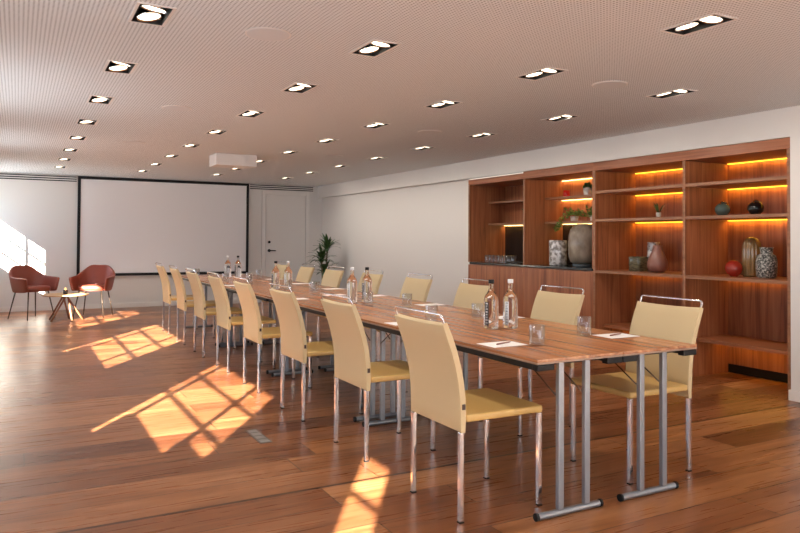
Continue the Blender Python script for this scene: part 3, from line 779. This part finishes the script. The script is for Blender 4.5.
for x, y, rz, lab in ((2.17, 2.875, .35, 'at the near left corner of the table'), (2.93, 2.86, .3, 'at the near right corner of the table')):
    o = thing('pen', 'slim pen lying on the notepaper ' + lab, 'pen', (x, y, Z0 + .0062), rz, 'pens on the notepapers')
    MB().tube([(-.065, 0, 0), (.05, 0, 0)], .0038, 10).build('barrel', mat('pen_barrel', (.25, .10, .07), .3) if pens == 0 else bpy.data.materials['pen_barrel'], o)
    MB().tube([(.0502, 0, 0), (.066, 0, 0)], .0036, 10, r1=.001).build('tip', M['chrome'], o); pens = 1

# ------------------------------------------------------------------ lounge corner
def catm(P, n):
    out = []
    for i in range(len(P) - 1):
        p0 = P[max(i - 1, 0)]; p1 = P[i]; p2 = P[i + 1]; p3 = P[min(i + 2, len(P) - 1)]
        for k in range(n):
            t = k / n
            out.append(tuple(.5 * (2 * b_ + (c_ - a) * t + (2 * a - 5 * b_ + 4 * c_ - d_) * t * t + (3 * b_ - a - 3 * c_ + d_) * t ** 3) for a, b_, c_, d_ in zip(p0, p1, p2, p3)))
    out.append(tuple(P[-1])); return out
def make_armchair():
    t_ = thing('armchair', '', 'armchair')
    rim = [(-.275, -.250, .625), (-.298, -.20, .640), (-.302, -.05, .645), (-.290, .09, .662), (-.235, .20, .735), (-.135, .262, .812), (0, .272, .816)]
    bas = [(-.238, -.235, .440), (-.245, -.18, .425), (-.24, -.03, .42), (-.225, .10, .42), (-.165, .17, .42), (-.09, .20, .42), (0, .205, .42)]
    rim += [(-x, y, z) for x, y, z in rim[-2::-1]]; bas += [(-x, y, z) for x, y, z in bas[-2::-1]]
    R = catm(rim, 4); B = catm(bas, 4)
    rows = []
    for s in range(8):
        u = s / 7
        rows.append([tuple(b_[i] + (r_[i] - b_[i]) * (u if i == 2 else u ** .75) for i in range(3)) for r_, b_ in zip(R, B)])
    o = MB().grid(rows).build('shell', M['red'], t_, solid=.035)
    md = o.modifiers.new('b', 'BEVEL'); md.width = .012; md.segments = 3; md.limit_method = 'ANGLE'; md.angle_limit = .8
    sb = MB(); n = 40
    def ring(sc, z):
        r_ = []
        for i in range(n):
            a = 2 * PI * i / n; c_, s_2 = math.cos(a), math.sin(a); e = .55
            r_.append((.215 * sc * math.copysign(abs(c_) ** e, c_), -.02 + .205 * sc * math.copysign(abs(s_2) ** e, s_2), z))
        return r_
    seq = [(.92, .425), (.99, .435), (1.0, .465), (.985, .490), (.93, .503), (.7, .509), (.3, .511)]
    for sc, z in seq: sb.v += ring(sc, z)
    for j in range(len(seq) - 1):
        for i in range(n): sb.face((j * n + i, j * n + (i + 1) % n, (j + 1) * n + (i + 1) % n, (j + 1) * n + i), True)
    sb.face(range(n)); sb.face([(len(seq) - 1) * n + i for i in range(n)][::-1])
    sb.build('seat_cushion', M['red'], t_)
    for sx in (-1, 1):
        for sy in (-1, 1):
            MB().tube([(sx * .17, sy * .15, .424), (sx * .235, sy * .225 , 0)], .011, 10, r1=.008).build('leg', M['bronze'], t_)
    return t_
ac = make_armchair(); ac.location = (.21, 12.36, 0); ac.rotation_euler.z = .62; ac['label'] = 'rust-red leather armchair at the far left, beside the sunlit wall'; ac['group'] = 'rust leather armchairs'
dup(ac, (1.085, 12.26, 0), 'rust-red leather armchair on the right, in front of the projection screen', rz=-.42)
t_ = thing('side_table', 'low round wooden side table with crossed stick legs between the armchairs', 'side table', (.655, 11.90, 0))
MB().lathe([(.318, .378), (.332, .386), (.334, .392), (.332, .397)], n=48).build('tabletop', M['ctwood'], t_)
for i in range(5):
    a = -PI / 2 + .35 + i * 2 * PI / 5
    MB().tube([(.25 * math.cos(a), .25 * math.sin(a), 0), (.035 * math.cos(a + 1.2), .035 * math.sin(a + 1.2), .3775)], .0135, 12).build('leg', M['legwood'], t_)
t_ = thing('tealight_holder', 'lit tealight in a small dark glass on the round side table', 'candle', (.655, 11.88, .3976))
MB().lathe(hollow([(.026, 0), (.034, .01), (.036, .05), (.033, .066)], .003), n=28).build('holder', mat('smoked_glass_holder', (.03, .03, .04), .1), t_)
MB().lathe([(.028, .02), (.028, .058)], n=24).build('candle', mat('candle_wax', (.8, .55, .35), .5), t_)
MB().lathe([(.002, .0585), (.009, .068), (.010, .078), (.004, .098), (.001, .108)], n=14).build('flame', M['flame'], t_)

# floor socket plate
t_ = thing('floor_socket', 'small grey metal floor socket plate set into the planks left of the chairs', 'floor socket', (1.372, 4.40, .0005))
bx(-.04, .04, -.17, .17, 0, .002).build('plate', mat('socket_plate', (.16, .13, .11), .45, .5), t_)
for k in range(4): bx(-.03, .03, -.155 + k * .08, -.09 + k * .08, .0022, .004).build('socket_cover', mat('socket_cover', (.28, .27, .26), .4, .6) if k == 0 else bpy.data.materials['socket_cover'], t_)

# ------------------------------------------------------------------ light
L = bpy.data.lights.new('sun', 'SUN'); L.energy = 72; L.angle = .009; L.color = (1, .93, .80)
lo = bpy.data.objects.new('sun', L); COL.objects.link(lo); lo.rotation_euler = SUN.to_track_quat('-Z', 'Y').to_euler(); lo.location = (-6, -4, 5)
w_ = bpy.data.worlds.new('world'); S.world = w_; w_.use_nodes = True
wt = w_.node_tree; bg = wt.nodes['Background']
tc = wt.nodes.new('ShaderNodeTexCoord'); sp = wt.nodes.new('ShaderNodeSeparateXYZ'); wt.links.new(tc.outputs['Generated'], sp.inputs[0])
rp = wt.nodes.new('ShaderNodeValToRGB'); mr = wt.nodes.new('ShaderNodeMapRange'); mr.inputs[1].default_value = -1; wt.links.new(sp.outputs[2], mr.inputs[0]); wt.links.new(mr.outputs[0], rp.inputs[0])
e = rp.color_ramp.elements; e[0].position = .47; e[0].color = (.86, .93, 1.0, 1); e[1].position = .53; e[1].color = (.52, .64, .80, 1)
wt.links.new(rp.outputs[0], bg.inputs[0]); bg.inputs[1].default_value = 6.5

# ------------------------------------------------------------------ camera
cam = bpy.data.cameras.new('camera'); co = bpy.data.objects.new('camera', cam); COL.objects.link(co); S.camera = co
fw = Vector((.47824448, .8780347, .01836514)); rt = Vector((.87810693, -.47842009, .00651496)); up = rt.cross(fw)
co.matrix_world = Matrix(((rt.x, up.x, -fw.x, 0), (rt.y, up.y, -fw.y, 0), (rt.z, up.z, -fw.z, 1.2653), (0, 0, 0, 1)))
cam.sensor_width = 36; cam.lens = 36 * 701.89 / 800; cam.shift_y = -39.78 / 800; cam.clip_start = .05
S.view_settings.view_transform = 'Standard'; S.view_settings.look = 'None'; S.view_settings.exposure = .17; S.view_settings.gamma = 1
S.cycles.max_bounces = 10; S.cycles.transparent_max_bounces = 12; S.cycles.sample_clamp_indirect = 6
S.cycles.use_denoising = True
